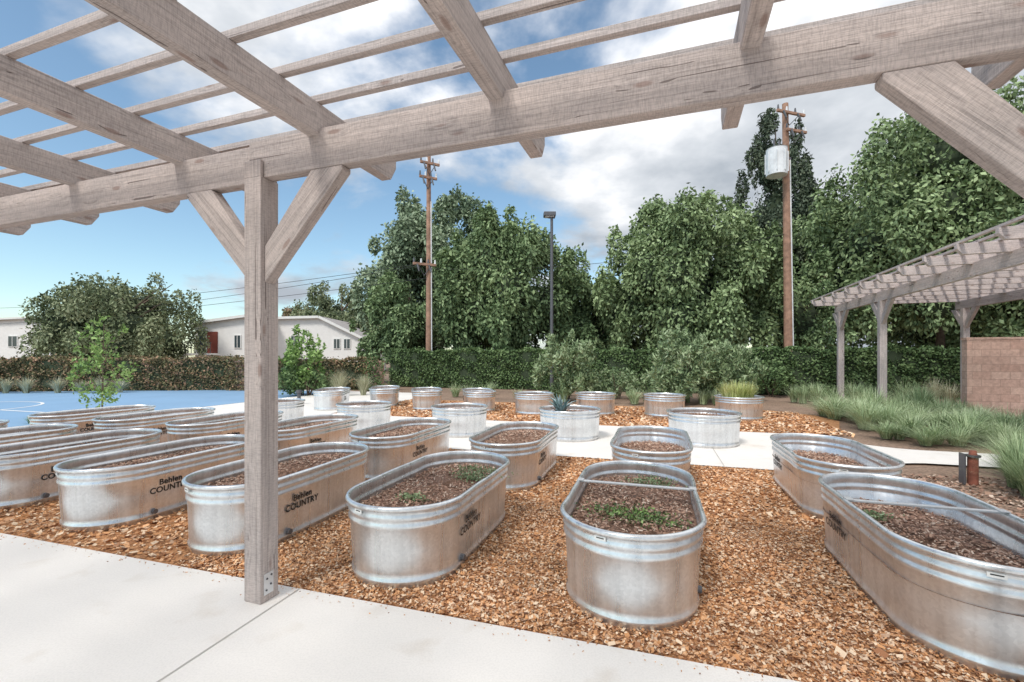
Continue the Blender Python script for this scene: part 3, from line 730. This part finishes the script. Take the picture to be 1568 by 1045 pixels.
# ------------------------------------------------------------------ poles
lp = empty('parking_lot_lamp', (1.85,21.2,0))
cone('shaft', (0,0,0), (0,0,8.1), 0.085, 0.065, STEEL, lp)
box('arm', (0.3,0.08,0.08), (0,0,8.12), STEEL, lp); box('lamp_head', (0.56,0.42,0.2), (-0.10,0,8.25), STEEL, lp, bevel=0.03)
box('lens', (0.42,0.32,0.02), (-0.10,0,8.14), LGREY, lp)
box('bracket_plate', (0.3,0.3,0.04), (0,0,0.02), STEEL, lp)
def upole(name, x, y, h, r, lean, arms, ang, transformer=None):
    e = empty(name, (x,y,0), ang)
    cone('shaft', (0,0,0), (lean,0,h), r, r*0.68, POLE, e, 14)
    for i,(z,l,dx) in enumerate(arms):
        px = lean*z/h + dx
        box(f'crossarm_{i+1}', (l,0.12,0.13), (px,-r*0.9-0.06,z), POLE, e, bevel=0.01)
        for k in range(4):
            xx = px + l*(-0.46+0.306*k)
            cone('insulator', (xx,-r*0.9-0.06,z+0.065), (xx,-r*0.9-0.06,z+0.30), 0.06, 0.035, LGREY if k%2 else STEEL, e, 8)
        cone('strut', (px+l*0.28,-r*0.9-0.06,z-0.06), (px,-r*0.7,z-0.6), 0.02,0.02, STEEL, e, 6)
        cone('strut', (px-l*0.28,-r*0.9-0.06,z-0.06), (px,-r*0.7,z-0.6), 0.02,0.02, STEEL, e, 6)
        cone('cutout_fuse', (px+l*0.15,-r*0.9-0.2,z-0.05), (px+l*0.22,-r*0.9-0.3,z-0.45), 0.05,0.04, STEEL, e, 8)
        cone('cutout_fuse', (px-l*0.35,-r*0.9-0.2,z-0.05), (px-l*0.30,-r*0.9-0.3,z-0.45), 0.05,0.04, STEEL, e, 8)
    cone('conduit', (r*0.8,-r*0.7,0), (lean*0.8+r*0.6,-r*0.6,h*0.8), 0.04,0.04, LGREY, e, 8)
    if transformer:
        tx, tz, tr, th = transformer
        cone('transformer_can', (tx,-0.15,tz), (tx,-0.15,tz+th), tr, tr, LGREY, e, 24)
        cone('transformer_lid', (tx,-0.15,tz+th), (tx,-0.15,tz+th+0.14), tr*1.05, tr*0.35, LGREY, e, 24)
        for k in range(8):
            a = k*math.pi/4; cone('cooling_fin', (tx+math.cos(a)*tr*1.05,-0.15+math.sin(a)*tr*1.05,tz+0.15), (tx+math.cos(a)*tr*1.05,-0.15+math.sin(a)*tr*1.05,tz+th-0.2), 0.03,0.03, LGREY, e, 6)
        cone('bushing', (tx+0.15,-0.15,tz+th+0.05), (tx+0.18,-0.15,tz+th+0.5), 0.06,0.04, STEEL, e, 8)
        cone('bushing', (tx-0.15,-0.15,tz+th+0.05), (tx-0.18,-0.15,tz+th+0.5), 0.06,0.04, STEEL, e, 8)
        box('transformer_bracket', (abs(tx),0.1,0.12), (tx/2,-0.1,tz+th*0.75), STEEL, e)
    return e
upole('utility_pole', -4.63, 25.3, 12.8, 0.17, 0.0, ((12.3,1.1,0),(11.5,1.0,-0.1),(6.7,1.3,-0.3)), 0.5)
upole('utility_pole', 14.9, 24.5, 15.2, 0.22, -0.25, ((14.6,1.9,0.1),(13.7,1.4,0.45)), 0.3, transformer=(-1.0,11.2,0.5,1.4))
def wire(p0, p1, sag, r=0.018):
    c = bpy.data.curves.new('wire','CURVE'); c.dimensions='3D'; c.bevel_depth=r; s=c.splines.new('POLY'); K=20; s.points.add(K)
    for i in range(K+1):
        t=i/K; p=[p0[j]+(p1[j]-p0[j])*t for j in range(3)]; p[2]-=sag*4*t*(1-t); s.points[i].co=(*p,1)
    c.materials.append(BLACK); o=bpy.data.objects.new('power_wire',c); link(o)
wire((-4.9,25.2,6.8),(-62,50,6.9),0.7,0.014); wire((-4.4,25.2,6.8),(-62,51,5.6),0.7,0.014); wire((-4.6,25.2,6.0),(-62,50,4.9),0.4,0.014)
wire((-4.6,25.2,6.5),(14.6,24.4,8.2),0.6,0.012)

# ------------------------------------------------------------------ houses
def house(name, x, y, prof, depth, wins, rz=0.0, door=None, eave=0.35):
    e = empty(name, (x,y,0), rz); n = len(prof)
    vs = [(a,0,z) for a,z in prof]+[(a,depth,z) for a,z in prof]
    fs = [tuple(range(n)), tuple(range(2*n-1,n-1,-1))]+[(i,i+n,((i+1)%n)+n,(i+1)%n) for i in range(n)]
    mesh_obj('walls', vs, fs, STUCCO, e)
    tops = prof[2:]
    for i in range(len(tops)-1):
        (a0,z0),(a1,z1) = tops[i],tops[i+1]
        d = Vector((a0-a1,0,z0-z1)); L = d.length; u = d/L
        e0 = eave if i==0 else 0.0; e1 = eave if i==len(tops)-2 else 0.0
        p = Vector((a1,0,z1))-u*e1; q = Vector((a0,0,z0))+u*e0; c = (p+q)/2
        nrm = Vector((-u.z,0,u.x));
        if nrm.z < 0: nrm = -nrm
        cc = c+nrm*0.09
        box(f'roof_slab_{i+1}', ((q-p).length, depth+2*eave, 0.16), (cc.x, depth/2, cc.z), ROOF, e, rot=(0,-math.atan2(u.z,u.x),0))
        box(f'fascia_{i+1}', ((q-p).length, 0.05, 0.24), (cc.x, -eave-0.03, cc.z-0.01), WHITE, e, rot=(0,-math.atan2(u.z,u.x),0))
    for i,(wx,wz,ww,wh) in enumerate(wins):
        box(f'window_frame_{i+1}', (ww+0.16,0.08,wh+0.16), (wx,-0.03,wz), WHITE, e)
        box(f'window_glass_{i+1}', (ww,0.06,wh), (wx,-0.06,wz), GLASS, e)
        box(f'mullion_{i+1}', (0.05,0.05,wh), (wx,-0.09,wz), WHITE, e)
    if door:
        box('door', (0.95,0.08,2.0), (door[0],-0.03,door[1]), REDD, e)
    return e
house('white_stucco_house', -23.2, 45, [(0,0),(8.2,0),(8.2,3.5),(4.2,5.45),(0,5.35)], 9, ((1.7,3.2,0.6,0.9),(5.9,2.9,0.55,0.9),(6.9,2.9,0.55,0.9)))
h2 = house('white_stucco_house', -28.9, 41.5, [(0,0),(5.2,0),(5.2,5.3),(0,4.6)], 8, ((3.9,3.0,0.5,1.1),), door=(1.6,2.9))
box('recess_shade_panel', (0.7,0.04,2.0), (0.6,-0.012,3.0), GLASS, h2)  # flat panel on the wall, shade of the recess put into its dark colour
box('balcony_deck', (2.4,1.2,0.15), (1.1,-0.65,1.85), STUCCO, h2)
for i in range(9): box(f'baluster_{i+1}', (0.04,0.04,0.9), (-0.05+i*0.28,-1.22,2.37), STEEL, h2)
box('balcony_rail', (2.4,0.06,0.06), (1.1,-1.22,2.85), STEEL, h2)
for i in range(8): box(f'stair_tread_{i+1}', (0.28,0.9,0.06), (-0.25-i*0.26,-0.65,1.75-i*0.21), STUCCO, h2)
house('white_stucco_house', -62, 50, [(0,0),(12.5,0),(12.5,4.6),(9.5,5.8),(0,5.4)], 9, ((7.2,3.3,0.9,1.1),(10.6,2.9,0.8,0.8),(3,3.2,1.0,1.0)))

# ------------------------------------------------------------------ world and sun
w = bpy.data.worlds.new('World'); scene.world = w; w.use_nodes = True
nt = w.node_tree; nt.nodes.clear()
out = nt.nodes.new('ShaderNodeOutputWorld')
SUN_EL, SUN_AZ = math.radians(52), math.radians(215)   # azimuth clockwise from +Y
sky = N(nt, 'ShaderNodeTexSky', sky_type='NISHITA', sun_disc=False, sun_elevation=SUN_EL, sun_rotation=SUN_AZ, altitude=100, air_density=1.0, dust_density=0.6, ozone_density=2.0)
skyc = mixc(nt, sky.outputs[0], (1.25,1.32,1.20), 1.0, 'MULTIPLY')
bg1 = N(nt, 'ShaderNodeBackground', i_Strength=0.15); nt.links.new(skyc, bg1.inputs[0])
tc = N(nt, 'ShaderNodeTexCoord'); sx = N(nt, 'ShaderNodeSeparateXYZ'); nt.links.new(tc.outputs['Generated'], sx.inputs[0])
za = N(nt, 'ShaderNodeMath', operation='ADD', i_1=0.22); nt.links.new(sx.outputs['Z'], za.inputs[0])
zm = N(nt, 'ShaderNodeMath', operation='MAXIMUM', i_1=0.05); nt.links.new(za.outputs[0], zm.inputs[0])
dx = N(nt, 'ShaderNodeMath', operation='DIVIDE'); nt.links.new(sx.outputs['X'], dx.inputs[0]); nt.links.new(zm.outputs[0], dx.inputs[1])
dy = N(nt, 'ShaderNodeMath', operation='DIVIDE'); nt.links.new(sx.outputs['Y'], dy.inputs[0]); nt.links.new(zm.outputs[0], dy.inputs[1])
cb = N(nt, 'ShaderNodeCombineXYZ'); nt.links.new(dx.outputs[0], cb.inputs[0]); nt.links.new(dy.outputs[0], cb.inputs[1]); cb.inputs[2].default_value = 3.3
n1 = N(nt, 'ShaderNodeTexNoise', i_Scale=1.15, i_Detail=7.0, i_Roughness=0.55, i_Distortion=0.2); nt.links.new(cb.outputs[0], n1.inputs['Vector'])
bx = N(nt, 'ShaderNodeMath', operation='MULTIPLY_ADD', i_1=0.15, i_2=0.018); nt.links.new(sx.outputs['X'], bx.inputs[0])
bz = N(nt, 'ShaderNodeMath', operation='MULTIPLY_ADD', i_1=0.08); nt.links.new(sx.outputs['Z'], bz.inputs[0]); nt.links.new(bx.outputs[0], bz.inputs[2])
sm = N(nt, 'ShaderNodeMath', operation='ADD'); nt.links.new(n1.outputs['Fac'], sm.inputs[0]); nt.links.new(bz.outputs[0], sm.inputs[1])
cf = N(nt, 'ShaderNodeMapRange', interpolation_type='SMOOTHSTEP', i_1=0.47, i_2=0.62); nt.links.new(sm.outputs[0], cf.inputs[0])
mp = N(nt, 'ShaderNodeMapping'); mp.inputs['Location'].default_value = (4.2,1.1,0.4); nt.links.new(cb.outputs[0], mp.inputs[0])
n2 = N(nt, 'ShaderNodeTexNoise', i_Scale=1.7, i_Detail=6.0, i_Roughness=0.55); nt.links.new(mp.outputs[0], n2.inputs['Vector'])
b2 = N(nt, 'ShaderNodeMath', operation='MULTIPLY_ADD', i_1=0.42); nt.links.new(sx.outputs['Z'], b2.inputs[0]); nt.links.new(n2.outputs['Fac'], b2.inputs[2])
cr = ramp(nt, [(0.50,(0.38,0.42,0.47)),(0.66,(0.62,0.65,0.69)),(0.78,(0.96,0.96,0.97))]); nt.links.new(b2.outputs[0], cr.inputs[0])
bg2 = N(nt, 'ShaderNodeBackground', i_Strength=1.25); nt.links.new(cr.outputs[0], bg2.inputs[0])
ms = N(nt, 'ShaderNodeMixShader'); nt.links.new(cf.outputs[0], ms.inputs[0]); nt.links.new(bg1.outputs[0], ms.inputs[1]); nt.links.new(bg2.outputs[0], ms.inputs[2])
nt.links.new(ms.outputs[0], out.inputs['Surface'])

sd = bpy.data.lights.new('sun','SUN'); sd.energy = 2.5; sd.angle = math.radians(12); sd.color = (1.0,0.95,0.88)
so = bpy.data.objects.new('sun', sd); link(so)
dvec = Vector((math.sin(SUN_AZ)*math.cos(SUN_EL), math.cos(SUN_AZ)*math.cos(SUN_EL), math.sin(SUN_EL)))
so.rotation_euler = dvec.to_track_quat('Z','Y').to_euler(); so.location = dvec*30

cam = bpy.data.cameras.new('camera'); cam.lens = 16; cam.sensor_width = 36; cam.shift_y = 0.015; cam.clip_end = 2000; cam.clip_start = 0.05
co = bpy.data.objects.new('camera', cam); co.location = (0,0,1.65); co.rotation_euler = (math.pi/2,0,0); link(co)
scene.camera = co
scene.view_settings.view_transform = 'Standard'; scene.view_settings.look = 'None'; scene.view_settings.exposure = 0
